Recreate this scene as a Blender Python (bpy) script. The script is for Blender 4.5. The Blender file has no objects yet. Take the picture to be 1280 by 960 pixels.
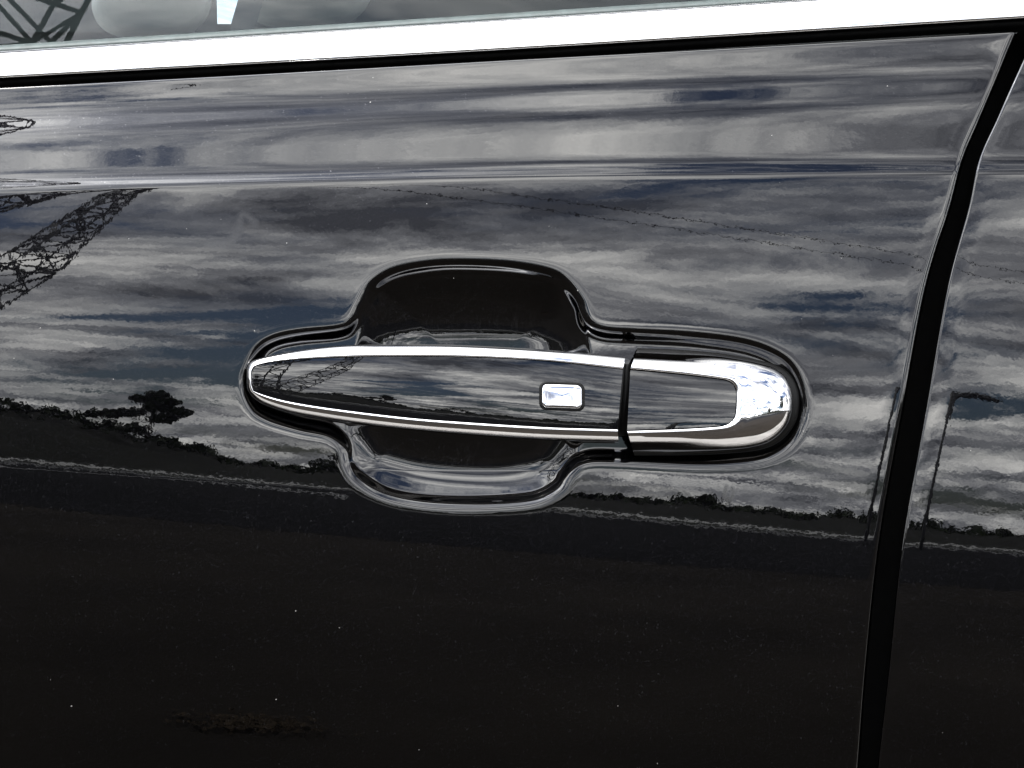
import bpy, bmesh, math, random
import numpy as np
from mathutils import Matrix, Vector

random.seed(7); np.random.seed(7)
scene = bpy.context.scene
C = scene.collection
R = math.radians

# ------------------------------------------------------------------ camera
S = 0.000335            # metres of door per reference unit (u)
D = 1.2                 # camera to door
Z0 = 0.88               # height of the handle above the pavement
ROLL = R(5.5)           # the camera was held a little crooked
RM = Matrix.Rotation(-ROLL, 4, 'Y')
cam_d = bpy.data.cameras.new('camera')
cam = bpy.data.objects.new('camera', cam_d); C.objects.link(cam)
cam_d.sensor_width = 36.0
cam_d.lens = 18.0 / (640 * S / D)
cam_d.clip_start = 0.02; cam_d.clip_end = 3000
cam.matrix_world = Matrix.Translation((0, -D, Z0)) @ RM @ Matrix.Rotation(R(90), 4, 'X')
scene.camera = cam

# ------------------------------------------------------------------ sky, sun, exposure
SUN_EL, SUN_AZ = R(54), R(230)          # azimuth clockwise from +Y
world = bpy.data.worlds.new('World'); scene.world = world; world.use_nodes = True
wn, wl = world.node_tree.nodes, world.node_tree.links
wn.clear()
def N(nodes, kind, **kw):
    n = nodes.new(kind)
    for k, v in kw.items(): setattr(n, k, v)
    return n
def math_node(nodes, links, op, a, b=None, clamp=False):
    n = nodes.new('ShaderNodeMath'); n.operation = op; n.use_clamp = clamp
    for i, v in enumerate((a, b)):
        if v is None: continue
        if isinstance(v, (int, float)): n.inputs[i].default_value = v
        else: links.new(v, n.inputs[i])
    return n.outputs[0]
def ramp_node(nodes, links, fac, stops, interp='LINEAR'):
    n = nodes.new('ShaderNodeValToRGB'); n.color_ramp.interpolation = interp
    e = n.color_ramp.elements
    while len(e) < len(stops): e.new(0.5)
    for i, (p, c) in enumerate(stops):
        e[i].position = p; e[i].color = c if len(c) == 4 else (*c, 1)
    links.new(fac, n.inputs[0]); return n.outputs[0]
sky = N(wn, 'ShaderNodeTexSky', sky_type='NISHITA', sun_disc=False,
        sun_elevation=SUN_EL, sun_rotation=SUN_AZ, air_density=1.0, dust_density=1.5, ozone_density=1.0)
tc = N(wn, 'ShaderNodeTexCoord')
sep = N(wn, 'ShaderNodeSeparateXYZ'); wl.new(tc.outputs['Generated'], sep.inputs[0])
zc = math_node(wn, wl, 'MAXIMUM', sep.outputs[2], 0.0)
zd = math_node(wn, wl, 'ADD', zc, 0.13)
cx = math_node(wn, wl, 'DIVIDE', sep.outputs[0], zd)
cy = math_node(wn, wl, 'DIVIDE', sep.outputs[1], zd)
comb = N(wn, 'ShaderNodeCombineXYZ'); wl.new(cx, comb.inputs[0]); wl.new(cy, comb.inputs[1])
mp = N(wn, 'ShaderNodeMapping'); wl.new(comb.outputs[0], mp.inputs[0])
mp.inputs['Scale'].default_value = (0.78, 1.0, 1); mp.inputs['Location'].default_value = (17.2, 5.6, 0)
mp.inputs['Rotation'].default_value = (0, 0, R(12))
def noise(nodes, links, vec, scale, detail=6, rough=0.55, dist=0.0, lac=2.0):
    n = nodes.new('ShaderNodeTexNoise'); n.noise_dimensions = '3D'
    n.inputs['Scale'].default_value = scale; n.inputs['Detail'].default_value = detail
    n.inputs['Roughness'].default_value = rough; n.inputs['Distortion'].default_value = dist
    n.inputs['Lacunarity'].default_value = lac
    if vec is not None: links.new(vec, n.inputs['Vector'])
    return n.outputs['Fac']
n1 = noise(wn, wl, mp.outputs[0], 1.05, 12, 0.62, 0.35)
n2 = noise(wn, wl, mp.outputs[0], 2.0, 12, 0.65, 0.5)
mask = ramp_node(wn, wl, n1, [(0.40, (0, 0, 0)), (0.465, (0.7,) * 3), (0.55, (1, 1, 1))], 'EASE')
shade = ramp_node(wn, wl, n2, [(0.36, (1.2, 1.27, 1.5)), (0.47, (4.3, 4.4, 4.75)), (0.57, (11, 11, 10.9)), (0.68, (19, 18.7, 18))])
skyd = N(wn, 'ShaderNodeMix', data_type='RGBA', blend_type='MULTIPLY'); skyd.inputs[0].default_value = 1
wl.new(sky.outputs[0], skyd.inputs[6]); skyd.inputs[7].default_value = (0.25, 0.28, 0.33, 1)
mx = N(wn, 'ShaderNodeMix', data_type='RGBA'); wl.new(mask, mx.inputs[0])
wl.new(skyd.outputs[2], mx.inputs[6]); wl.new(shade, mx.inputs[7])
sunv = (math.sin(SUN_AZ) * math.cos(SUN_EL), math.cos(SUN_AZ) * math.cos(SUN_EL), math.sin(SUN_EL))
dt = N(wn, 'ShaderNodeVectorMath', operation='DOT_PRODUCT'); wl.new(tc.outputs['Generated'], dt.inputs[0]); dt.inputs[1].default_value = sunv
dpos = math_node(wn, wl, 'MAXIMUM', dt.outputs['Value'], 0.0)
g1 = math_node(wn, wl, 'MULTIPLY', math_node(wn, wl, 'POWER', dpos, 9), 1.3)
g2 = math_node(wn, wl, 'MULTIPLY', math_node(wn, wl, 'POWER', dpos, 22), 5.5)
gl_ = math_node(wn, wl, 'ADD', math_node(wn, wl, 'ADD', g1, g2), 1.0)
glow = N(wn, 'ShaderNodeVectorMath', operation='SCALE'); wl.new(mx.outputs[2], glow.inputs[0]); wl.new(gl_, glow.inputs['Scale'])
bg = N(wn, 'ShaderNodeBackground'); bg.inputs[1].default_value = 0.10
wl.new(glow.outputs[0], bg.inputs[0])
wo = N(wn, 'ShaderNodeOutputWorld'); wl.new(bg.outputs[0], wo.inputs[0])

sun_d = bpy.data.lights.new('sun', 'SUN'); sun_d.energy = 0.8; sun_d.angle = R(12); sun_d.color = (1, 0.95, 0.87)
sun = bpy.data.objects.new('sun', sun_d); C.objects.link(sun)
sdir = Vector((math.sin(SUN_AZ) * math.cos(SUN_EL), math.cos(SUN_AZ) * math.cos(SUN_EL), math.sin(SUN_EL)))
sun.rotation_euler = sdir.to_track_quat('Z', 'Y').to_euler(); sun.location = (0, -3, 6)

vs = scene.view_settings
vs.view_transform = 'Standard'; vs.look = 'None'; vs.gamma = 1; vs.use_curve_mapping = False
vs.exposure = 2.6
scene.cycles.max_bounces = 10; scene.cycles.glossy_bounces = 8; scene.cycles.transparent_max_bounces = 12
scene.cycles.use_denoising = True; scene.cycles.denoiser = 'OPENIMAGEDENOISE'
scene.cycles.caustics_reflective = False

# ------------------------------------------------------------------ helpers
def new_mat(name):
    m = bpy.data.materials.new(name); m.use_nodes = True
    n, l = m.node_tree.nodes, m.node_tree.links
    return m, n, l, n['Principled BSDF']
def simple(name, col, rough=0.5, metal=0.0, vary=0.0, scale=30, bump=0.0, bscale=200, spec=0.5, detail=6):
    m, n, l, b = new_mat(name)
    b.inputs['Base Color'].default_value = (*col, 1); b.inputs['Roughness'].default_value = rough
    b.inputs['Metallic'].default_value = metal; b.inputs['Specular IOR Level'].default_value = spec
    t = n.new('ShaderNodeTexCoord')
    if vary:
        f = noise(n, l, t.outputs['Object'], scale, detail)
        o = ramp_node(n, l, f, [(0.3, tuple(c * (1 - vary) for c in col)), (0.7, tuple(c * (1 + vary) for c in col))])
        l.new(o, b.inputs['Base Color'])
    if bump:
        f = noise(n, l, t.outputs['Object'], bscale, 5)
        bn = n.new('ShaderNodeBump'); bn.inputs['Strength'].default_value = bump; bn.inputs['Distance'].default_value = 0.1 / bscale
        l.new(f, bn.inputs['Height']); l.new(bn.outputs[0], b.inputs['Normal'])
    return m
def P(px, py, w):
    """door coordinates (u right, u down, u outwards) to world; things standing proud keep their outline"""
    k = S * (1 - w * S / D)
    v = RM @ Vector(((px - 640) * k, -w * S, (480 - py) * k))
    return Vector((v.x, v.y, v.z + Z0))
def Pn(px, py, w):
    k = S * (1 - w * S / D)
    U = (px - 640) * k; V = (480 - py) * k; Y = -w * S
    c, s = math.cos(ROLL), math.sin(ROLL)
    return np.stack([c * U - s * V, Y, s * U + c * V + Z0], -1)
def mesh_obj(name, verts, faces, mat, parent=None, smooth=True, sharp=None):
    me = bpy.data.meshes.new(name)
    me.from_pydata([tuple(v) for v in verts], [], faces); me.update()
    if smooth:
        me.polygons.foreach_set('use_smooth', [True] * len(me.polygons))
        if sharp: me.set_sharp_from_angle(angle=R(sharp))
    o = bpy.data.objects.new(name, me); C.objects.link(o)
    if mat: me.materials.append(mat)
    if parent: o.parent = parent
    return o
def grid_obj(name, Pts, mat, parent=None, sharp=None, flip=False):
    """Pts (rows, cols, 3) -> quad grid"""
    r, c = Pts.shape[:2]
    me = bpy.data.meshes.new(name)
    idx = np.arange(r * c).reshape(r, c)
    q = np.stack([idx[:-1, :-1], idx[1:, :-1], idx[1:, 1:], idx[:-1, 1:]], -1).reshape(-1, 4)
    if flip: q = q[:, ::-1]
    me.vertices.add(r * c); me.vertices.foreach_set('co', Pts.reshape(-1).astype(np.float32))
    me.loops.add(q.size); me.loops.foreach_set('vertex_index', q.reshape(-1).astype(np.int32))
    me.polygons.add(len(q)); me.polygons.foreach_set('loop_start', np.arange(0, q.size, 4, dtype=np.int32))
    me.update(calc_edges=True); me.validate()
    me.polygons.foreach_set('use_smooth', [True] * len(me.polygons))
    if sharp: me.set_sharp_from_angle(angle=R(sharp))
    o = bpy.data.objects.new(name, me); C.objects.link(o); me.materials.append(mat)
    if parent: o.parent = parent
    return o
def thing(name, label, cat, loc=(0, 0, 0), group=None):
    o = bpy.data.objects.new(name, None); C.objects.link(o); o.location = loc
    o['label'] = label; o['category'] = cat
    if group: o['group'] = group
    return o
def tag(o, label, cat, group=None, kind=None):
    o['label'] = label; o['category'] = cat
    if group: o['group'] = group
    if kind: o['kind'] = kind
    return o
def catmull(pts, n=10, closed=True):
    p = np.array(pts, float); out = []
    m = len(p)
    for i in range(m if closed else m - 1):
        a, b, c, d = (p[(i + k) % m] if closed else p[min(max(i + k, 0), m - 1)] for k in (-1, 0, 1, 2))
        for t in np.arange(n) / n:
            out.append(0.5 * ((2 * b) + (c - a) * t + (2 * a - 5 * b + 4 * c - d) * t * t + (-a + 3 * b - 3 * c + d) * t ** 3))
    if not closed: out.append(p[-1])
    return np.array(out)
def resample(poly, n, closed=True):
    p = np.vstack([poly, poly[:1]]) if closed else poly
    s = np.concatenate([[0], np.cumsum(np.linalg.norm(np.diff(p, axis=0), axis=1))])
    t = np.linspace(0, s[-1], n, endpoint=not closed)
    return np.stack([np.interp(t, s, p[:, k]) for k in range(p.shape[1])], -1)
def sdf(poly, X, Y):
    """signed distance, positive inside"""
    x, y = X.ravel(), Y.ravel(); d2 = np.full(x.shape, 1e18); ins = np.zeros(x.shape, bool)
    q = np.roll(poly, -1, 0)
    for (ax, ay), (bx, by) in zip(poly, q):
        ex, ey = bx - ax, by - ay
        t = np.clip(((x - ax) * ex + (y - ay) * ey) / (ex * ex + ey * ey + 1e-12), 0, 1)
        np.minimum(d2, (x - ax - t * ex) ** 2 + (y - ay - t * ey) ** 2, out=d2)
        if ay != by:
            cr = ((ay > y) != (by > y)) & (x < ex * (y - ay) / (by - ay) + ax)
            ins ^= cr
    d = np.sqrt(d2); return np.where(ins, d, -d).reshape(X.shape)

# ------------------------------------------------------------------ materials
def paint_material(name='black_metallic_paint'):
    m, n, l, b = new_mat(name)
    t = n.new('ShaderNodeTexCoord'); ob = t.outputs['Object']
    b.inputs['Metallic'].default_value = 1.0; b.inputs['Roughness'].default_value = 0.27
    b.inputs['Coat Weight'].default_value = 1.0; b.inputs['Coat Roughness'].default_value = 0.006
    b.inputs['Coat IOR'].default_value = 1.52
    # metallic flakes in the base coat
    v = n.new('ShaderNodeTexVoronoi'); v.inputs['Scale'].default_value = 2600; l.new(ob, v.inputs['Vector'])
    sub = n.new('ShaderNodeVectorMath'); sub.operation = 'SUBTRACT'; l.new(v.outputs['Color'], sub.inputs[0]); sub.inputs[1].default_value = (.5, .5, .5)
    scl = n.new('ShaderNodeVectorMath'); scl.operation = 'SCALE'; l.new(sub.outputs[0], scl.inputs[0]); scl.inputs['Scale'].default_value = 0.25
    geo = n.new('ShaderNodeNewGeometry')
    add = n.new('ShaderNodeVectorMath'); add.operation = 'ADD'; l.new(geo.outputs['Normal'], add.inputs[0]); l.new(scl.outputs[0], add.inputs[1])
    nrm = n.new('ShaderNodeVectorMath'); nrm.operation = 'NORMALIZE'; l.new(add.outputs[0], nrm.inputs[0])
    l.new(nrm.outputs[0], b.inputs['Normal'])
    sp = n.new('ShaderNodeSeparateColor'); l.new(v.outputs['Color'], sp.inputs[0])
    fl = ramp_node(n, l, sp.outputs[2], [(0.0, (0.0009, 0.00085, 0.0011)), (0.985, (0.0013, 0.0012, 0.0016)), (1.0, (0.012, 0.012, 0.013))])
    # dust specks lying on the lacquer
    vd = n.new('ShaderNodeTexVoronoi'); vd.inputs['Scale'].default_value = 210; l.new(ob, vd.inputs['Vector'])
    sd = n.new('ShaderNodeSeparateColor'); l.new(vd.outputs['Color'], sd.inputs[0])
    big = ramp_node(n, l, sd.outputs[0], [(0.86, (0, 0, 0)), (1.0, (0.07,) * 3)])
    big = math_node(n, l, 'POWER', big, 1.0)
    dm = math_node(n, l, 'LESS_THAN', vd.outputs['Distance'], big)
    mixc = n.new('ShaderNodeMix'); mixc.data_type = 'RGBA'; l.new(dm, mixc.inputs[0]); l.new(fl, mixc.inputs[6]); mixc.inputs[7].default_value = (0.13, 0.127, 0.12, 1)
    # smears left by fingers and dried drops, stored per vertex
    at = n.new('ShaderNodeAttribute'); at.attribute_name = 'smear'
    mixs = n.new('ShaderNodeMix'); mixs.data_type = 'RGBA'; l.new(at.outputs['Fac'], mixs.inputs[0]); l.new(mixc.outputs[2], mixs.inputs[6]); mixs.inputs[7].default_value = (0.008, 0.008, 0.0085, 1)
    l.new(mixs.outputs[2], b.inputs['Base Color'])
    cw = math_node(n, l, 'SUBTRACT', 1.0, dm)
    l.new(cw, b.inputs['Coat Weight']); l.new(cw, b.inputs['Metallic'])
    # film of road dust: blurs the lacquer a little in patches
    f = noise(n, l, ob, 14, 6, 0.6)
    cr = ramp_node(n, l, f, [(0.35, (0.004,) * 3), (0.75, (0.02,) * 3)])
    sm = math_node(n, l, 'MULTIPLY', at.outputs['Fac'], 0.12)
    l.new(math_node(n, l, 'ADD', cr, sm), b.inputs['Coat Roughness'])
    # orange peel of the lacquer
    o1 = noise(n, l, ob, 290, 2, 0.5); o2 = noise(n, l, ob, 1100, 1, 0.5)
    h = math_node(n, l, 'ADD', math_node(n, l, 'MULTIPLY', o1, 1.0), math_node(n, l, 'MULTIPLY', o2, 0.06))
    bn = n.new('ShaderNodeBump'); bn.inputs['Strength'].default_value = 1.0; bn.inputs['Distance'].default_value = 0.0000052
    l.new(h, bn.inputs['Height']); l.new(bn.outputs[0], b.inputs['Coat Normal'])
    return m
PAINT = paint_material()
def gloss_black():
    m, n, l, b = new_mat('gloss_black_insert')
    t = n.new('ShaderNodeTexCoord'); ob = t.outputs['Object']
    b.inputs['Base Color'].default_value = (0.0012, 0.0012, 0.0014, 1); b.inputs['Roughness'].default_value = 0.4; b.inputs['Specular IOR Level'].default_value = 0.0
    b.inputs['Coat Weight'].default_value = 1; b.inputs['Coat Roughness'].default_value = 0.004; b.inputs['Coat IOR'].default_value = 1.52
    o1 = noise(n, l, ob, 300, 2, 0.5)
    bn = n.new('ShaderNodeBump'); bn.inputs['Strength'].default_value = 1.0; bn.inputs['Distance'].default_value = 0.000007
    l.new(o1, bn.inputs['Height']); l.new(bn.outputs[0], b.inputs['Coat Normal'])
    return m
INSERT = gloss_black()
def chrome():
    m, n, l, b = new_mat('polished_chrome')
    t = n.new('ShaderNodeTexCoord')
    b.inputs['Base Color'].default_value = (0.58, 0.58, 0.59, 1); b.inputs['Metallic'].default_value = 1
    f = noise(n, l, t.outputs['Object'], 60, 6, 0.6)
    l.new(ramp_node(n, l, f, [(0.4, (0.015,) * 3), (0.8, (0.06,) * 3)]), b.inputs['Roughness'])
    return m
CHROME = chrome()
RUBBER = simple('black_rubber', (0.003, 0.003, 0.003), 0.7, bump=0.6, bscale=1500, vary=0.3, scale=300, spec=0.03)
PLASTIC = simple('black_plastic', (0.003, 0.003, 0.003), 0.45, bump=0.3, bscale=1200, spec=0.12)
SEAL = simple('window_seal_rubber', (0.03, 0.042, 0.04), 0.55, bump=0.5, bscale=1200, vary=0.3, scale=200)
VINYL = simple('grey_seat_vinyl', (0.10, 0.105, 0.105), 0.5, bump=0.4, bscale=700, vary=0.15, scale=20)
BELT = simple('seat_belt_webbing', (0.03, 0.033, 0.035), 0.7, bump=0.4, bscale=1500)
TRIM = simple('dark_cabin_trim', (0.05, 0.057, 0.06), 0.7, vary=0.3, scale=5)
def glass():
    m, n, l, b = new_mat('tinted_glass'); n.remove(b)
    o = n['Material Output']
    tr = n.new('ShaderNodeBsdfTransparent'); tr.inputs[0].default_value = (0.66, 0.78, 0.77, 1)
    gl = n.new('ShaderNodeBsdfGlossy'); gl.inputs['Roughness'].default_value = 0.003
    fr = n.new('ShaderNodeFresnel'); fr.inputs[0].default_value = 1.33
    mx = n.new('ShaderNodeMixShader'); l.new(fr.outputs[0], mx.inputs[0]); l.new(tr.outputs[0], mx.inputs[1]); l.new(gl.outputs[0], mx.inputs[2])
    l.new(mx.outputs[0], o.inputs[0]); return m
GLASS = glass()

# ------------------------------------------------------------------ setting: pavement, road, verge
def sheet(name, x0, x1, y0, y1, z, mat, nx=2, ny=2):
    xs = np.linspace(x0, x1, nx); ys = np.linspace(y0, y1, ny)
    X, Y = np.meshgrid(xs, ys); o = grid_obj(name, np.stack([X, Y, np.full_like(X, z)], -1), mat, flip=True)
    o['kind'] = 'structure'; return o
ASPHALT = simple('worn_asphalt', (0.0165, 0.0140, 0.0115), 0.95, vary=0.35, scale=0.6, bump=0.5, bscale=60, spec=0.04, detail=10)
CONCRETE = simple('pale_concrete', (0.20, 0.19, 0.175), 0.9, vary=0.25, scale=1.5, bump=0.4, bscale=80, spec=0.2, detail=10)
KERB = simple('kerb_concrete', (0.42, 0.42, 0.42), 0.85, vary=0.25, scale=2)
GRASS = simple('dull_grass', (0.011, 0.012, 0.009), 0.95, vary=0.5, scale=0.4, spec=0.1)
LEAF = simple('dark_leaves', (0.022, 0.030, 0.016), 0.8, vary=0.5, scale=0.7, spec=0.1)
BARK = simple('bark', (0.03, 0.025, 0.02), 0.9)
STEEL = simple('galvanised_steel', (0.07, 0.072, 0.075), 0.7, metal=0.0, vary=0.2, scale=3)
sheet('ground', -900, 900, -1200, 900, -0.004, GRASS)
sheet('parking_lot', -160, 160, -46, 30, 0.0, ASPHALT)
sheet('drive_lane', -160, 160, -46, -11, 0.004, simple('fresh_asphalt', (0.0065, 0.0068, 0.008), 0.95, vary=0.3, scale=0.8, spec=0.03))
sheet('concrete_apron', -30, 30, -0.46, 6, 0.004, CONCRETE)
def kerb(x0, x1, y, z=0.0, h=0.13, wd=0.3):
    v = [(x0, y, z), (x1, y, z), (x1, y, z + h), (x0, y, z + h), (x0, y - wd, z), (x1, y - wd, z), (x1, y - wd, z + h), (x0, y - wd, z + h)]
    f = [(0, 1, 2, 3), (3, 2, 6, 7), (5, 4, 7, 6), (0, 3, 7, 4), (1, 5, 6, 2)]
    o = mesh_obj('kerb', v, f, KERB, smooth=False); o['kind'] = 'structure'; return o
kerb(-160, 160, -46, h=0.09)
kerb(-60, -3, -33, h=0.05, wd=0.6)
sheet('road', -500, 500, -74, -62, 0.0, simple('road_asphalt', (0.30, 0.30, 0.29), 0.85, vary=0.2, scale=0.5))

# ------------------------------------------------------------------ door surface
def interp(x, pts):
    p = np.array(pts, float); return np.interp(x, p[:, 0], p[:, 1])
def smooth_curve(pts):
    c = catmull(pts, 12, closed=False); return c[:, 0], c[:, 1]
yT_x, yT_y = smooth_curve([(-220, 122), (0, 110), (320, 93), (640, 75), (960, 58), (1270, 40), (1460, 29)])
yC_x, yC_y = smooth_curve([(-220, 240), (0, 231), (320, 223), (640, 215), (960, 211), (1280, 208), (1460, 207)])
def yT(x): return np.interp(x, yT_x, yT_y)
def yC(x): return np.interp(x, yC_x, yC_y)
def yH(x): return 585 + 0.062 * np.asarray(x)          # line along which the door stands upright
eg_y, eg_x = smooth_curve([(-10, 1295), (40, 1272), (100, 1247), (150, 1226), (200, 1205), (260, 1189), (358, 1159), (517, 1129), (675, 1101), (833, 1084), (960, 1074), (1120, 1060), (1240, 1052)])
e2_y, e2_x = smooth_curve([(-10, 1318), (40, 1295), (100, 1267), (150, 1245), (200, 1223), (260, 1210), (358, 1184), (517, 1156), (675, 1128), (833, 1111), (960, 1097), (1120, 1082), (1240, 1074)])
def edge1(y): return np.interp(y, eg_y, eg_x)
def edge2(y): return np.interp(y, e2_y, e2_x)
# tilt of the outward normal above the horizontal, degrees, against the flattened height q
TILT = [(60, 40), (96, 38), (100, 30), (105, 15), (112, 13.5), (124, 15.0), (134, 18.5), (142, 21.5), (149, 21.5), (156, 19.5), (164, 17.3), (180, 16.2), (196, 16.4), (204, 18), (208, 23), (212, 24.5), (216, 18), (221, 10.5), (228, 9.6), (280, 8.2),
        (330, 6.8), (430, 4.3), (530, 2.5), (600, 1.45), (640, 0.9), (680, 0.1), (720, -1.0), (800, -2.4), (960, -4.5), (1300, -8)]
qg = np.arange(60, 1301, 0.5)
tg = interp(qg, TILT)
kern = np.exp(-0.5 * (np.arange(-9, 10) / 3.0) ** 2); kern /= kern.sum()
tg = np.convolve(np.pad(tg, 9, mode='edge'), kern, 'valid')
kern = np.exp(-0.5 * (np.arange(-80, 81) / 26.0) ** 2); kern /= kern.sum()
ts = np.convolve(np.pad(tg, 80, mode='edge'), kern, 'valid')
bl = np.clip((qg - 240) / 60, 0, 1); tg = tg * (1 - bl) + ts * bl
Wg = np.cumsum(np.tan(np.radians(tg))) * 0.5
Wg -= np.interp(480, qg, Wg)
def qmap(x, y):
    a, b, c = yT(x) - 5, yC(x), yH(x)
    q = np.where(y < b, 100 + (y - a) / (b - a) * 112, 212 + (y - b) / (c - b) * (640 - 212))
    return np.where(y > c, 640 + (y - c) * (1200 - 640) / (1200 - c), q)
def surf(x, y):
    q = qmap(x, y)
    w = np.interp(q, qg, Wg)
    u = (x - 560) * S
    return w - (u * u / (2 * 2.6)) / S
# ---- pull-handle pocket
RIM = catmull([(302, 480), (312, 510), (332, 526), (374, 539), (408, 546), (424, 559), (431, 585), (445, 604), (475, 622), (520, 633), (580, 637), (640, 635), (677, 629), (704, 613), (718, 592), (734, 580), (770, 579), (865, 583), (935, 580), (970, 571), (994, 552), (1008, 521), (1007, 493), (996, 462), (974, 441), (932, 425), (865, 416), (790, 412), (754, 409), (738, 399), (729, 375), (711, 350), (688, 336), (640, 327), (580, 324), (535, 326), (490, 335), (461, 353), (446, 380), (436, 400), (422, 408), (374, 413), (342, 420), (321, 433), (308, 455)], 6)
BOWL = catmull([(441, 559), (456, 592), (490, 608), (542, 619), (617, 623), (670, 615), (698, 598), (714, 572), (728, 530), (734, 480), (732, 440), (724, 404), (711, 375), (685, 355), (640, 342), (580, 337), (520, 341), (480, 358), (465, 386), (452, 430), (440, 480), (438, 520)], 6)
def pocket(x, y):
    d = sdf(RIM, x, y); e = sdf(BOWL, x, y)
    a = np.clip(d + 3, 0, 22)
    lip = np.where(a < 12, 0.030 * a * a, 4.32 + 0.72 * (a - 12) - 0.036 * (a - 12) ** 2)   # rounded edge, then levels out
    lip = lip + 0.0016 * np.clip(d + 10, 0, 14) ** 2                                        # soft pull of the skin round the edge
    lo = np.clip((y - 455) / 80, 0, 1); lo = lo * lo * (3 - 2 * lo)
    f = np.maximum(e + 7, 0); soft = f / (f + 5)
    fu = np.minimum(f, 78); fd = np.minimum(f, 55)
    yb = np.clip((y - 392) / 36, 0, 1)
    lean = 0.16 * (np.clip(y, 332, 392) - 332) + 36 * (0.16 * yb - 0.065 * yb * yb) + 0.03 * np.clip(y - 428, 0, 60)
    up = 0.22 * (fu - fu * fu / 156) + lean * (1 - np.exp(-f / 18))                                 # deep scoop behind the grip
    dn = 0.20 * (fd - fd * fd / 110) + 0.15 * (np.clip(y, 530, 588) - 530) * (1 - np.exp(-(f / 26) ** 1.5))
    bowl = soft * (up * (1 - lo) + dn * lo)
    return lip + bowl
def uniq(*segs): return np.unique(np.round(np.concatenate(segs), 3))
def roll_off(de, rad=9.0):
    a = np.clip(1 - de / rad, 0, 1); b = np.clip(1 - de / 30.0, 0, 1)
    return rad * (1 - np.sqrt(np.maximum(1 - a * a, 0))) + 0.5 * b * b
def door_panel(name, cols, front):
    rows = uniq(np.array([-1.2, -0.8]), np.linspace(0, 20, 14), np.linspace(20, 86, 26), np.linspace(86, 110, 26), np.linspace(110, 200, 40),
                np.linspace(200, 540, 250), np.linspace(540, 1000, 160))
    # rows measured from the top edge (0..240 follows the edge, further is plain)
    Xb, Rr = np.meshgrid(cols, rows)
    def place(X):
        t = yT(X)
        return np.where(Rr < 200, t + np.clip(Rr, 0, None) / 200 * (300 - t), 300 + (Rr - 200))
    Y = place(Xb)
    if front:
        def px(Y): e = edge1(Y); return np.where(Xb > 1020, 1020 + np.clip((Xb - 1020) / 180, 0, 1) * (e - 1020), Xb)
    else:
        def px(Y): e = edge2(Y); return e + np.clip(Xb, 0, None) / 200 * (1500 - e)
    X = px(Y); Y = place(X); X = px(Y)
    W = surf(X, Y)
    if front:
        W = W - roll_off(edge1(Y) - X)
        fold = np.where(Xb > 1200, 1, 0)
        sel = (X > 270) & (X < 1040) & (Y > 295) & (Y < 665)
        W[sel] -= pocket(X[sel], Y[sel])
    else:
        W = W - roll_off(X - edge2(Y), 4.0)
        fold = np.where(Xb < 0, 1, 0)
    W = np.where(fold == 1, W - 88, W)
    W = np.where(Rr < -1, W - 45, np.where(Rr < 0, W - 4, W))
    Pts = Pn(X, Y, W)
    o = grid_obj(name, Pts, PAINT, flip=False)
    sm = np.zeros(X.shape)
    if front:
        def stroke(pts, wd, amt):
            p = catmull(pts, 8, closed=False); box = (X > p[:, 0].min() - 20) & (X < p[:, 0].max() + 20) & (Y > p[:, 1].min() - 20) & (Y < p[:, 1].max() + 20)
            xs, ys = X[box], Y[box]; d = np.full(xs.shape, 1e9)
            for a in p: d = np.minimum(d, np.hypot(xs - a[0], ys - a[1]))
            sm[box] = np.maximum(sm[box], amt * np.clip(1 - d / wd, 0, 1))
        stroke([(262, 305), (282, 304), (296, 292), (300, 275), (305, 268), (318, 277)], 8, 0.9)
        stroke([(908, 608), (906, 618), (911, 626), (916, 618), (915, 610)], 4, 0.9)
        stroke([(930, 613), (948, 615)], 6, 0.4)
        for cx_, cy_, n_ in ((650, 398, 26), (560, 572, 16), (520, 375, 6)):          # nail scratches in the cup
            for _ in range(n_):
                x0, y0 = random.gauss(cx_, 38), random.gauss(cy_, 14); a_ = random.gauss(-1.2, 0.35); ln = random.uniform(5, 24)
                stroke([(x0, y0), (x0 + ln * 0.5 * math.cos(a_) + 1, y0 + ln * 0.5 * math.sin(a_)), (x0 + ln * math.cos(a_), y0 + ln * math.sin(a_))], 1.7, random.uniform(0.3, 0.9))
    at = o.data.attributes.new('smear', 'FLOAT', 'POINT'); at.data.foreach_set('value', sm.ravel().astype(np.float32))
    return o
car = thing('car', 'black car door with chrome pull handle and bright window moulding', 'car')
cols1 = uniq(np.linspace(-190, 290, 120), np.linspace(290, 460, 120), np.linspace(460, 710, 110), np.linspace(710, 780, 50), np.linspace(780, 930, 60), np.linspace(930, 1020, 64), np.linspace(1020, 1150, 24), np.linspace(1150, 1200, 34), np.array([1200.5, 1201]))
front_door = door_panel('front_door', cols1, True); front_door.parent = car
front_door['label'] = 'black metallic door skin with scooped handle pocket'
cols2 = uniq(np.array([-1, -0.5]), np.linspace(0, 3, 14), np.linspace(3, 22, 24), np.linspace(22, 200, 40))
rear_door = door_panel('rear_door', cols2, False); rear_door.parent = car
rear_door['label'] = 'black metallic skin of the rear door beyond the gap'
# black jamb behind the gap
ys = np.linspace(-30, 1240, 80)
jx = [edge1(ys) - 60, edge1(ys) - 20, edge2(ys) + 20, edge2(ys) + 60]
J = np.stack([Pn(x, ys, surf(np.clip(x, 0, 1400), np.maximum(ys, yT(x))) - z) for x, z in zip(jx, (110, 92, 92, 110))], 1)
o = grid_obj('door_jamb_seal', J, RUBBER, car)

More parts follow.
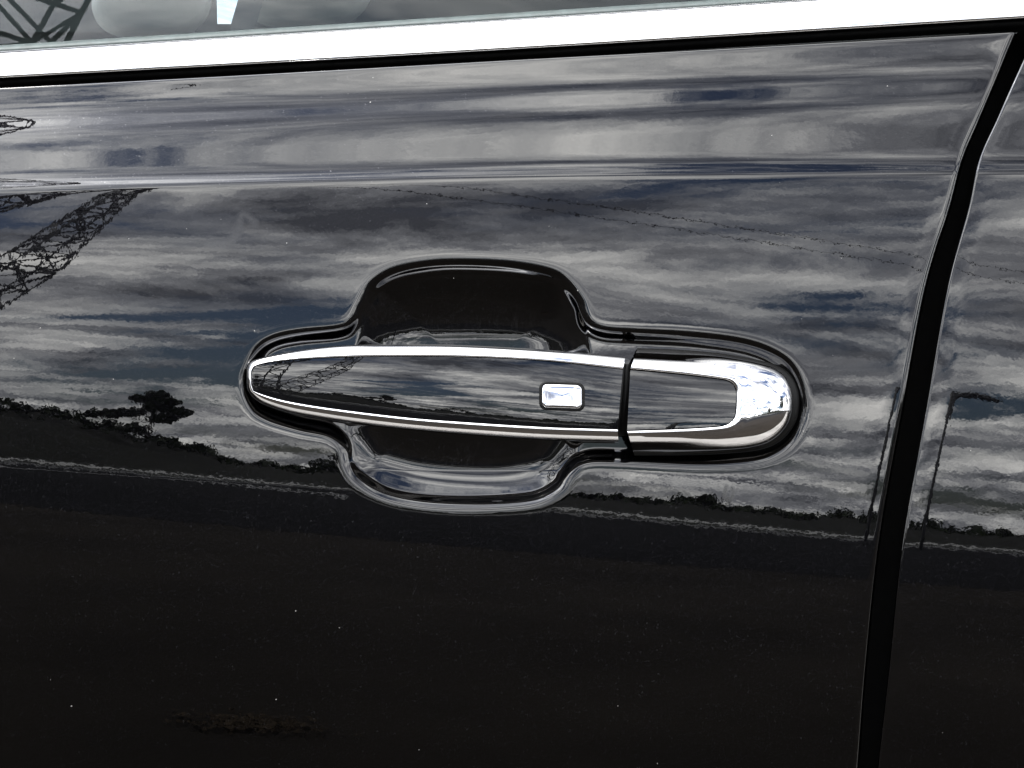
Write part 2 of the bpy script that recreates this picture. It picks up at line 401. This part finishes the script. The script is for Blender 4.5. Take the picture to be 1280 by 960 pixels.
# ------------------------------------------------------------------ window line: weatherstrip, chrome moulding, seal, glass
BX = np.linspace(-200, 1480, 140)
def belt_section(name, prof, mat, sharp=None, closed=True):
    """prof: list of (fraction function y(x), depth w relative to the door top)"""
    wt = surf(BX, yT(BX) + 4)
    ring = [Pn(BX, fy(BX), wt + dw) for fy, dw in prof]
    if closed: ring.append(ring[0])
    return grid_obj(name, np.stack(ring, 1), mat, car, sharp=sharp)
b0x, b0y = smooth_curve([(-220, 111), (0, 98.5), (320, 81), (640, 63), (960, 43.5), (1280, 24), (1480, 12)])   # lower edge of chrome
t0x, t0y = smooth_curve([(-220, 76), (0, 63.5), (320, 43.5), (640, 23), (980, 1), (1280, -19), (1480, -33)])     # upper edge of chrome
def cb(x): return np.interp(x, b0x, b0y)
def ct(x): return np.interp(x, t0x, t0y)
def mixf(k): return lambda x: cb(x) + (ct(x) - cb(x)) * k
belt_section('chrome_moulding', [(mixf(0.02), -26), (mixf(0.0), -6), (mixf(0.02), -1), (mixf(0.06), 1.5), (mixf(0.12), 1.8), (mixf(0.2), 0.2), (mixf(0.35), -4.0), (mixf(0.5), -8.6), (mixf(0.65), -13.6),
             (mixf(0.8), -19), (mixf(0.92), -24), (mixf(0.98), -27.5), (mixf(1.0), -31), (mixf(0.98), -40), (mixf(0.5), -44)], CHROME)
belt_section('belt_weatherstrip', [(lambda x: cb(x) - 3, -34), (lambda x: cb(x) - 2, -14), (lambda x: cb(x) + 2, -9), (lambda x: cb(x) + 5, -8.5), (lambda x: cb(x) + 7.5, -10), (lambda x: cb(x) + 9, -14), (lambda x: cb(x) + 13, -18), (lambda x: cb(x) + 13, -34)], RUBBER)
belt_section('window_seal', [(lambda x: ct(x) + 3, -46), (lambda x: ct(x) + 2, -33), (lambda x: ct(x) - 0.5, -31.5), (lambda x: ct(x) - 3, -33), (lambda x: ct(x) - 5.5, -37), (lambda x: ct(x) - 7, -43), (lambda x: ct(x) - 7, -52)], SEAL)
# side glass, leaning inwards
GX = np.linspace(-200, 1480, 60)
gw = surf(GX, yT(GX) + 4) - 43
rows_g = np.linspace(0, 1, 30)
G = np.stack([Pn(GX, ct(GX) + 6 - k * 330, gw - k * 330 * 0.36 - (k ** 2) * 22) for k in rows_g], 0)
G2 = np.stack([Pn(GX, ct(GX) + 6 - k * 330, gw - 10 - k * 330 * 0.36 - (k ** 2) * 22) for k in rows_g], 0)
glass_o = grid_obj('window_glass', G, GLASS, car, flip=True)
glass_o['label'] = 'green tinted side window above the moulding'

# ------------------------------------------------------------------ door handle
def arc(x):
    x = np.asarray(x, float)
    g = 24 + 40 * (1 - ((x - 600) / 330) ** 2)
    e = (24 + 40 * (1 - (183 / 330) ** 2)) - 0.10 * (x - 783) - 0.00022 * np.maximum(x - 783, 0) ** 2
    return np.where(x > 783, e, g)
G_IN_T = [(314, 466), (316, 461), (321, 457), (344, 452), (392, 448), (467, 445.5), (580, 446), (680, 451), (778.5, 461.5)]
G_IN_B = [(314, 480), (316, 486), (321, 490.5), (355, 500.5), (411, 510), (505, 521.5), (580, 527.5), (680, 533.5), (772, 536.5)]
G_OUT_T = [(308.5, 462), (311, 455), (319, 449.5), (340, 444), (381, 437), (430, 432), (505, 430.5), (580, 431.5), (680, 437), (781.5, 446)]
G_OUT_B = [(308.5, 481), (311, 490), (325, 503.5), (355, 514.5), (392, 522), (449, 530.5), (505, 537), (580, 543.5), (680, 550), (773, 553)]
C_IN = [(788, 461.5), (846, 467), (892, 472.5), (909, 475.5), (917, 481), (920.5, 492), (919.5, 515), (915, 526), (905, 531.5), (890, 533.5), (846, 536), (784, 538)]
C_OUT = [(796, 438), (846, 440), (902, 445), (950, 454), (976, 465), (988, 483), (991, 505), (985, 530), (967, 550), (940, 560), (900, 564), (846, 566), (792, 566)]
def side(pts, n): return resample(catmull(pts, 8, closed=False), n, closed=False)
def tilt_face(x, y, top, bot):
    """face of the handle: crowned top to bottom (12 deg up at the top, level at the bottom)"""
    z = np.clip((y - top) / np.maximum(bot - top, 1e-3), -0.3, 1.3)
    h = np.maximum(bot - top, 1)
    a0, a1 = math.tan(R(11.5)), math.tan(R(-1.2))
    f = lambda t: a0 * t + (a1 - a0) * t * t / 2
    return (f(z) - f(0.5)) * h
gt = catmull(G_IN_T, 8, closed=False); gb = catmull(G_IN_B, 8, closed=False)
ctc = side(C_IN[:4], 30); 
def topb(x):
    x = np.asarray(x, float)
    t = np.where(x < 782, np.interp(x, gt[:, 0], gt[:, 1]), np.interp(x, [782, 920], [461.5, 476]))
    b = np.where(x < 782, np.interp(x, gb[:, 0], gb[:, 1]), np.interp(x, [782, 920], [537, 532]))
    return t, b
def face(x, y):
    t, b = topb(x); t2 = np.minimum(t, (t + b) / 2 - 20); b2 = np.maximum(b, (t + b) / 2 + 20)
    return arc(x) + tilt_face(x, y, t2, b2)
def ring_loft(name, inn, out, prof, mat, parent, wfun, closed=True, sharp=None):
    """sweeps a section between an inner and an outer outline; prof = (fraction outwards, height)"""
    L = []
    for f, h in prof:
        xy = inn + (out - inn) * f
        base = inn + (out - inn) * min(max(f, 0), 1)
        L.append(Pn(xy[:, 0], xy[:, 1], wfun(base[:, 0], base[:, 1]) + h))
    A = np.stack(L, 0)
    if closed: A = np.concatenate([A, A[:, :1]], 1)
    return grid_obj(name, A, mat, parent, sharp=sharp, flip=True)
handle = None
# --- grip: painted insert plate
NS = 160
tt = resample(gt, NS, closed=False); bb = resample(gb, NS, closed=False)
ins_t = tt.copy(); ins_b = bb.copy()
k = np.linspace(0, 1, 34)[:, None, None]
inset = 0.6 / np.maximum(np.linalg.norm(bb - tt, axis=1), 2)[None, :, None]
XY = tt[None] * (1 - (inset + k * (1 - 2 * inset))) + bb[None] * (inset + k * (1 - 2 * inset))
W = face(XY[..., 0], XY[..., 1]) - 0.6
A = Pn(XY[..., 0], XY[..., 1], W)
Btop = Pn(XY[0, :, 0], XY[0, :, 1], W[0] - 9); Bbot = Pn(XY[-1, :, 0], XY[-1, :, 1], W[-1] - 9)
A = np.concatenate([Btop[None], A, Bbot[None]], 0)
Aright = Pn(np.r_[XY[0, -1, 0], XY[:, -1, 0], XY[-1, -1, 0]], np.r_[XY[0, -1, 1], XY[:, -1, 1], XY[-1, -1, 1]], np.r_[W[0, -1], W[:, -1], W[-1, -1]] - 14)
A = np.concatenate([A, Aright[:, None]], 1)
door_handle = grid_obj('door_handle', A, INSERT, car, sharp=50)
door_handle['label'] = 'pull handle with gloss black face framed in chrome'
# --- chrome surround of the grip: a U open towards the lock cover
uin = np.concatenate([side(G_IN_T, 220)[::-1], side(G_IN_B, 220)])
uout = np.concatenate([side(G_OUT_T, 220)[::-1], side(G_OUT_B, 220)])
H = 15
prof = [(0.0, -8), (0.0, -0.2), (0.04, 1.2), (0.10, 2.0), (0.17, 2.2), (0.25, 1.8)]
for f in np.linspace(0.35, 1.0, 14):
    prof.append((f, 1.8 - H * (1 - math.sqrt(max(1 - ((f - 0.25) / 0.75) ** 2, 0)))))
prof += [(1.0, -18), (0.99, -24), (0.92, -29), (0.7, -32), (0.2, -33)]
ring_loft('chrome_surround', uin, uout, prof, CHROME, door_handle, face, closed=False)
# --- dark back of the grip and the pivot behind
k = np.linspace(0, 1, 12)
ot = side(G_OUT_T, 120); obm = side(G_OUT_B, 120)
sec = []
for a in np.linspace(0, 2 * math.pi, 28):
    c_, s_ = math.cos(a), math.sin(a)
    mid = (ot + obm) / 2; half = (obm - ot) / 2
    xy = mid + half * (0.86 * c_)
    sec.append(Pn(xy[:, 0], xy[:, 1], arc(xy[:, 0]) - 22 + 12 * s_))
grid_obj('grip_back', np.stack(sec, 0), PLASTIC, door_handle)
# --- unlock button
def rrect(cx, cy, hx, hy, r, n=8, sk=0.0):
    out = []
    for qx, qy, a0 in ((1, 1, 0), (-1, 1, 90), (-1, -1, 180), (1, -1, 270)):
        for i in range(n + 1):
            a = R(a0 + 90 * i / n)
            x = qx * (hx - r) + r * math.cos(a); y = qy * (hy - r) + r * math.sin(a)
            out.append((cx + x, cy + y + sk * x))
    return np.array(out)
def pad(name, cxy, hx, hy, r, steps, mat, parent, sk, extra_tilt=0.0):
    L = []
    for sc, h in steps:
        p = rrect(cxy[0], cxy[1], hx, hy, r, sk=sk)
        q = np.array(cxy) + (p - np.array(cxy)) * sc
        L.append(Pn(q[:, 0], q[:, 1], face(q[:, 0], q[:, 1]) + h + extra_tilt * (q[:, 1] - cxy[1])))
    q = np.array(cxy)[None].repeat(len(L[0]), 0)
    L.append(Pn(q[:, 0], q[:, 1], face(q[:, 0], q[:, 1]) + steps[-1][1] + 0.02))
    A = np.stack(L, 0); A = np.concatenate([A, A[:, :1]], 1)
    return grid_obj(name, A, mat, parent, flip=False)
pad('button_gasket', (702.5, 495.5), 28.5, 18.0, 9, [(1.0, -2), (1.0, 0.3), (0.985, 0.9), (0.9, 0.7), (0.6, 0.2)], PLASTIC, door_handle, 0.035)
pad('lock_button', (702.5, 495.3), 25.0, 14.8, 6.5, [(1.0, -2), (1.0, 1.0), (0.985, 2.0), (0.95, 2.7), (0.88, 3.1), (0.75, 3.45), (0.5, 3.7), (0.25, 3.8)], CHROME, door_handle, 0.03, 0.10)

# --- lock cover (fixed end piece) with its own insert
inn = catmull(C_IN, 10, closed=False)
outc = catmull(C_OUT, 10, closed=False)
NI = 260
inn = resample(inn, NI, closed=False)
# outline points are matched by direction so the broad end stays even
outc_r = resample(outc, NI, closed=False)
def cap_face(x, y):
    return face(np.minimum(x, 921), y) - np.where(x > 921, 0.30 * (x - 921) * 0, 0)
Lw = np.linalg.norm(outc_r - inn, axis=1)
mL = np.clip((Lw - 30) / 26, 0, 1); mL = mL * mL * (3 - 2 * mL)
prof = [(0.0, -8), (0.0, -0.2), (0.03, 1.2), (0.07, 2.0), (0.12, 2.2), (0.2, 1.6)]
for f in np.linspace(0.26, 1.0, 30):
    hb = 1.6 - 30 * (1 - math.sqrt(max(1 - ((f - 0.2) / 0.8) ** 2, 0)))
    ha = np.interp(f, [0.2, 0.35, 0.5, 0.58, 0.66, 0.8, 0.92, 1.0], [1.6, -0.8, -4.5, -8.5, -15, -26, -35, -42])
    prof.append((f, ha * (1 - mL) + hb * mL))
prof += [(1.0, -44), (0.98, -46)]
lock_cover = ring_loft('lock_cover', inn, outc_r, prof, CHROME, car, cap_face, closed=False)
lock_cover['label'] = 'rounded chrome end cover beside the pull handle'
ring_loft('cover_gasket', inn, outc_r, [(0.9, -36), (1.06, -40), (1.10, -43), (1.12, -50), (1.12, -62)], PLASTIC, lock_cover, cap_face, closed=False)
ci_t = side([(788, 461.5), (846, 467), (892, 472.5), (909, 475.5), (915.5, 479), (919, 486), (920.3, 493)], 90)
ci_b = side([(784, 538), (846, 536), (890, 533.5), (905, 531.5), (914, 527.5), (918, 520), (919.3, 513)], 90)
k = np.linspace(0, 1, 30)[:, None, None]
inset = 0.6 / np.maximum(np.linalg.norm(ci_b - ci_t, axis=1), 2)[None, :, None]
XY = ci_t[None] * (1 - (inset + k * (1 - 2 * inset))) + ci_b[None] * (inset + k * (1 - 2 * inset))
W = face(XY[..., 0], XY[..., 1]) - 0.5 + 0.06 * (XY[..., 1] - 500)
A = Pn(XY[..., 0], XY[..., 1], W)
A = np.concatenate([Pn(XY[0, :, 0], XY[0, :, 1], W[0] - 9)[None], A, Pn(XY[-1, :, 0], XY[-1, :, 1], W[-1] - 9)[None]], 0)
A = np.concatenate([Pn(np.r_[XY[0, 0, 0], XY[:, 0, 0], XY[-1, 0, 0]], np.r_[XY[0, 0, 1], XY[:, 0, 1], XY[-1, 0, 1]], np.r_[W[0, 0], W[:, 0], W[-1, 0]] - 14)[:, None], A], 1)
grid_obj('painted_insert', A, INSERT, lock_cover, sharp=50)
# --- black gasket core filling the joint between grip and cover
cy0 = np.array([(784, 455, 36), (783, 470, 44), (781, 500, 44), (779, 530, 44), (778, 545, 36)], float)
core = np.stack([Pn(cy0[:, 0] + dx, cy0[:, 1], cy0[:, 2] - 18 - dz) for dx, dz in ((-8, 20), (-8, 0), (8, 0), (8, 20))], 1)
grid_obj('joint_seal', core, PLASTIC, lock_cover, flip=True)

# ------------------------------------------------------------------ cabin seen through the glass
def loft(name, sections, mat, parent, cap=True):
    """sections: list of closed rings (n,3)"""
    n = len(sections[0]); v = [p for s in sections for p in s]; f = []
    for i in range(len(sections) - 1):
        for j in range(n):
            a, b = i * n + j, i * n + (j + 1) % n
            f.append((a, b, b + n, a + n))
    if cap: f.append(tuple(range(n))[::-1]); f.append(tuple(range((len(sections) - 1) * n, len(sections) * n)))
    return mesh_obj(name, v, f, mat, parent, sharp=60)
def cushion(name, px0, px1, py0, py1, wc, thick, mat, parent, r=0.3, lean=0.0):
    secs = []
    cx, cy, hx, hy = (px0 + px1) / 2, (py0 + py1) / 2, (px1 - px0) / 2, (py1 - py0) / 2
    for a in np.linspace(-1, 1, 15):
        k = (1 - abs(a) ** 2.6) ** (1 / 2.6)
        k = 0.62 + 0.38 * k if abs(a) < 0.999 else 0.5
        p = rrect(cx, cy, hx * k, hy * k, min(hx, hy) * k * 2 * r, n=8, sk=0)
        secs.append([P(x + lean * (cy - y), y, wc + a * thick / 2) for x, y in p])
    return loft(name, secs, mat, parent)
seat = cushion('seat', 70, 330, 40, 900, -1250, 330, VINYL, car, 0.35, 0.1)
cushion('headrest', 118, 268, -190, 47, -1150, 260, VINYL, seat, 0.30, 0.05)
seat2 = cushion('seat', 330, 560, 45, 900, -2300, 300, VINYL, car, 0.35, 0.1)
cushion('headrest', 300, 470, -190, 34, -2200, 260, VINYL, seat2, 0.30, 0.05)
belt = np.array([(352, -160), (330, -60), (312, 5), (296, 60), (270, 140)], float)
Bq = np.stack([Pn(belt[:, 0] + dx, belt[:, 1], np.full(5, -1000.0)) for dx in (-16, 16)], 1)
grid_obj('seat_belt', Bq, BELT, car, flip=False)
# far side of the cabin: door trim, pillar, roof lining
def slab(name, pts, w0, w1, mat, parent):
    n = len(pts); v = [P(x, y, w0) for x, y in pts] + [P(x, y, w1) for x, y in pts]
    f = [tuple(range(n))[::-1], tuple(range(n, 2 * n))] + [(i, (i + 1) % n, (i + 1) % n + n, i + n) for i in range(n)]
    return mesh_obj(name, v, f, mat, parent, smooth=False)
slab('far_door_trim', [(-400, 30), (1500, 30), (1500, 900), (-400, 900)], -4200, -4400, TRIM, car)
slab('far_pillar', [(-400, -600), (255, -600), (272, 40), (-400, 40)], -4150, -4190, TRIM, car)
slab('far_pillar', [(330, -600), (1500, -600), (1500, 40), (306, 40)], -4150, -4190, TRIM, car)
slab('roof_lining', [(-600, -560), (1700, -600), (1700, -640), (-600, -600)], -320, -4300, TRIM, car)

# ------------------------------------------------------------------ what stands across the lot (mirrored in the paint)
def leaf_cloud(n, fn, size):
    v, f = [], []
    for i in range(n):
        c = fn(); a = Vector(np.random.normal(size=3)).normalized(); b = a.orthogonal().normalized(); d = a.cross(b)
        s = size * random.uniform(0.5, 1.3)
        k = len(v); v += [c + b * s, c + d * s * 0.6, c - b * s, c - d * s * 0.6]; f.append((k, k + 1, k + 2, k + 3))
    return v, f
def tube(pts, r, n=6):
    """list of points -> verts, faces of a tube"""
    v, f = [], []
    pts = [Vector(p) for p in pts]
    rs = r if isinstance(r, (list, tuple)) else [r] * len(pts)
    for i, p in enumerate(pts):
        t = (pts[min(i + 1, len(pts) - 1)] - pts[max(i - 1, 0)]).normalized()
        a = t.orthogonal().normalized(); b = t.cross(a)
        if i and abs(a.dot(pa)) < 0.99:
            a = (pa - t * pa.dot(t)).normalized(); b = t.cross(a)
        pa = a
        for j in range(n):
            th = 2 * math.pi * j / n; v.append(p + (a * math.cos(th) + b * math.sin(th)) * rs[i])
    for i in range(len(pts) - 1):
        for j in range(n):
            f.append((i * n + j, i * n + (j + 1) % n, (i + 1) * n + (j + 1) % n, (i + 1) * n + j))
    f.append(tuple(range(n))[::-1]); f.append(tuple(range((len(pts) - 1) * n, len(pts) * n)))
    return v, f
def merge(parts):
    v, f = [], []
    for a, b in parts:
        k = len(v); v += list(a); f += [tuple(i + k for i in q) for q in b]
    return v, f
def polar(az, dist, z=0.0):
    """azimuth in degrees to the right of straight across the lot"""
    return Vector((math.sin(R(az)) * dist, -math.cos(R(az)) * dist, z))
# far wood along the horizon
def skyline(az):
    h = 1.7 + 0.5 * math.sin(az * 0.9) + 0.4 * math.sin(az * 2.3 + 1) + 0.3 * math.sin(az * 5.1)
    h += 6.0 * math.exp(-((az + 17.5) / 5.5) ** 2) + 6 * math.exp(-((az + 45) / 15) ** 2) + 5 * math.exp(-((az - 50) / 18) ** 2)
    return max(h, 1.5)
def wood_leaf():
    az = random.uniform(-85, 85); h = skyline(az)
    return polar(az, random.uniform(118, 140), h * (1 - random.random() ** 2.2 * 1.0))
v, f = leaf_cloud(26000, wood_leaf, 0.6)
tag(mesh_obj('far_wood', v, f, LEAF, smooth=False), 'low dark belt of trees along the far edge of the lot', 'wood', kind='stuff')
# earth bank under the wood
az = np.linspace(-88, 88, 120)
bk = []
for dist, k in ((100, 0.0), (110, 0.45), (124, 0.86), (150, 0.8)):
    bk.append([tuple(polar(a, dist, skyline(a) * k + (0 if k else -0.02))) for a in az])
o = grid_obj('bank', np.array(bk), GRASS, flip=False); o['kind'] = 'structure'

def tree(name, label, base, h, crown, leaves, lsize):
    t = thing(name, label, 'tree', base)
    parts = [tube([(0, 0, 0), (0.1, 0, h * 0.3), (-0.1, 0.1, h * 0.6), (0, 0, h * 0.95)], [h * 0.03, h * 0.024, h * 0.015, h * 0.004])]
    for (x, y, z, rx, rz) in crown:
        parts.append(tube([(0, 0, max(z - 0.12 * h, h * 0.2)), (x * 0.5, y * 0.5, z - 0.03 * h), (x, y, z)], [h * 0.012, h * 0.008, h * 0.003], 5))
    v, f = merge(parts); mesh_obj('trunk', v, f, BARK, t)
    def leaf():
        x, y, z, rx, rz = random.choice(crown)
        d = Vector(np.random.normal(size=3)); d = d.normalized() * random.random() ** 0.45
        return Vector((x + d.x * rx, y + d.y * rx, z + d.z * rz))
    v, f = leaf_cloud(leaves, leaf, lsize); mesh_obj('crown', v, f, LEAF, t, smooth=False)
    return t
tree('pine_tree', 'flat topped pine rising above the dark bank', polar(-12.8, 116, 4.0), 6.4,
     [(a * .85, b, c * .68, d * .8, e * 1.35) for a, b, c, d, e in ((0, 0, 9, 1.3, .5), (-1, 0, 8.2, 1.4, .5), (1.2, .3, 7.6, 1.5, .5), (.3, 0, 6.4, 1.6, .6), (2.4, 0, 5.6, 1.4, .5), (-2, .2, 5.0, 1.5, .5), (-3.8, 0, 4.6, 1.4, .5), (-5.2, 0, 4.2, 1.2, .45), (1, 0, 4.2, 1.6, .5))], 3800, 0.30)
tree('broadleaf_tree', 'rounded bushy tree to the rear side of the lot', polar(38, 60, 0), 8,
     [(0, 0, 6.5, 1.8, 1.3), (-1.4, 0, 5.2, 1.6, 1.2), (1.5, .4, 5.0, 1.7, 1.2), (0, .6, 4.0, 1.9, 1.2), (2.4, 0, 3.6, 1.2, 1)], 1800, 0.3)
tree('broadleaf_tree', 'tall thin tree standing before the wood', polar(-30, 52, 0), 10,
     [(0, 0, 9, 1.2, 1.2), (-.8, 0, 7.4, 1.3, 1.1), (1.0, .4, 6.4, 1.4, 1.2), (-.3, .6, 5.0, 1.6, 1.2), (1.2, 0, 4.0, 1.2, 1)], 1500, 0.3)
tree('broadleaf_tree', 'broad leafy tree close behind the rear of the car', polar(66, 17, 0), 6.5,
     [(0, 0, 5.6, 1.5, 1.0), (-1.3, 0, 4.6, 1.4, 1.0), (1.4, .4, 4.4, 1.5, 1.0), (0, .6, 3.4, 1.7, 1.1), (2.2, 0, 3.0, 1.2, .9), (-2.2, 0, 3.0, 1.3, .9)], 2200, 0.16)
tree('broadleaf_tree', 'slim young tree beside the broad leafy one', polar(88, 13, 0), 5.5,
     [(0, 0, 4.8, 0.9, 0.8), (-.7, 0, 3.9, 1.0, .8), (.8, .3, 3.6, 1.0, .8), (0, .4, 2.8, 1.1, .8)], 1500, 0.14)
tree('shrub', 'low spreading bush at the foot of the bank', polar(-4, 98, 0.5), 4.2,
     [(0, 0, 3.4, 1.5, .7), (-1.8, 0, 2.6, 1.5, .7), (1.8, .3, 2.5, 1.6, .7), (3.4, 0, 1.6, 1.4, .6), (-3.4, 0, 1.6, 1.3, .6)], 900, 0.25)
def lamp(label, base, h, arm, adir, r=0.09):
    t = thing('street_lamp', label, 'street lamp', base)
    v, f = tube([(0, 0, 0), (0, 0, h * 0.5), (0, 0, h)], [r * 1.3, r, r * 0.8], 10); mesh_obj('pole', v, f, STEEL, t)
    a = Vector((math.cos(adir), math.sin(adir), 0))
    v, f = tube([Vector((0, 0, h - 0.25)), a * 0.25 + Vector((0, 0, h - 0.03)), a * arm + Vector((0, 0, h + 0.05))], r * 0.7, 8); mesh_obj('arm', v, f, STEEL, t)
    c = a * (arm + 0.35) + Vector((0, 0, h + 0.04)); b = Vector((-a.y, a.x, 0))
    secs = []
    for s, wd, ht in ((-0.5, 0.06, 0.05), (-0.4, 0.14, 0.09), (0, 0.19, 0.11), (0.4, 0.15, 0.08), (0.55, 0.05, 0.03)):
        secs.append([c + a * s + b * wd * math.cos(q) + Vector((0, 0, ht * math.sin(q))) for q in np.linspace(0, 2 * math.pi, 12, endpoint=False)])
    loft('lamp_head', secs, STEEL, t)
    mesh_obj('foot_plate', *merge([tube([(0, 0, 0), (0, 0, 0.06)], 0.25, 10)]), STEEL, t, smooth=False)
    return t
lamp('tall lamp post whose arm points away towards the rear', polar(16.4, 38, 0), 6.1, 0.55, R(-5), 0.19).rotation_euler.y = R(9)
# steel lattice gantry with a strutted arm and its cables
gan = thing('lattice_gantry', 'dark steel lattice mast with braced side arm and cables', 'gantry', (0, 0, 0))
def bars(segs, r=0.05):
    return merge([tube([a, b], r, 4) for a, b in segs])
def lattice(c0, h0, c1, h1, n):
    """four chords tapering from half width h0 to h1, with cross bracing"""
    d = (c1 - c0).normalized(); a0 = d.orthogonal().normalized(); a1 = d.cross(a0)
    seg = []; pr = None
    for i in range(n + 1):
        t = i / n; c = c0.lerp(c1, t); h = h0 + (h1 - h0) * t
        q = [c + a0 * h * a + a1 * h * b for a, b in ((1, 1), (-1, 1), (-1, -1), (1, -1))]
        for j in range(4): seg.append((q[j], q[(j + 1) % 4]))
        if pr:
            for j in range(4):
                seg.append((pr[j], q[j])); seg.append((pr[j], q[(j + 1) % 4]) if i % 2 else (pr[(j + 1) % 4], q[j]))
        pr = q
    return seg
def ray(az, el, dist): return polar(az, dist, 0.88 + dist * math.tan(R(el)))
tip = ray(-17.2, 26, 25)
mast_b, mast_t = polar(-30, 26, 0), polar(-30, 26, 29)
mesh_obj('mast', *bars(lattice(mast_b, 1.5, mast_t, 0.9, 16), 0.07), STEEL, gan, smooth=False)
knee = ray(-20.0, 15.5, 25)
mesh_obj('strut', *bars(lattice(polar(-27.5, 25.5, 0), 0.75, knee, 0.5, 9) + lattice(knee, 0.5, tip, 0.14, 7), 0.042), STEEL, gan, smooth=False)
mesh_obj('arm', *bars(lattice(ray(-28.5, 18, 26), 0.55, tip, 0.12, 10), 0.042), STEEL, gan, smooth=False)
ins = [tube([tip, tip - Vector((0, 0, 1.3))], 0.05, 6)]
for i in range(6): ins.append(tube([tip - Vector((0, 0, 0.25 + 0.17 * i)), tip - Vector((0, 0, 0.3 + 0.17 * i))], 0.14, 8))
mesh_obj('insulator', *merge(ins), STEEL, gan, smooth=False)
for k, (az, el, dz) in enumerate(((28, 13, 0.0), (28.8, 13.4, 0.5))):
    a, b = tip + Vector((0, 0, dz)), ray(az, el, 85)
    pts = [a.lerp(b, t) - Vector((0, 0, 1.5 * 4 * t * (1 - t))) for t in np.linspace(0, 1, 40)]
    mesh_obj('cable', *tube(pts, 0.02, 5), STEEL, gan)

# a little dry dirt lying on the lot
c0 = polar(-9.6, 2.72, 0.006); v, f = [], []
for i in range(420):
    c = c0 + Vector((random.gauss(0, 0.075), random.gauss(0, 0.045), random.uniform(0, 0.003))); a = random.uniform(0, 6.3); q = random.uniform(0.004, 0.014)
    k = len(v); v += [c + Vector((math.cos(a + t) * q, math.sin(a + t) * q * 0.7, random.uniform(0, 0.004))) for t in (0, 1.57, 3.14, 4.71)]; f.append((k, k + 1, k + 2, k + 3))
tag(mesh_obj('dry_dirt', v, f, simple('dry_dirt', (0.034, 0.026, 0.018), 0.95, vary=0.5, scale=25, spec=0.03), smooth=False), 'thin scatter of dry brown dirt on the dark asphalt', 'dirt', kind='stuff')
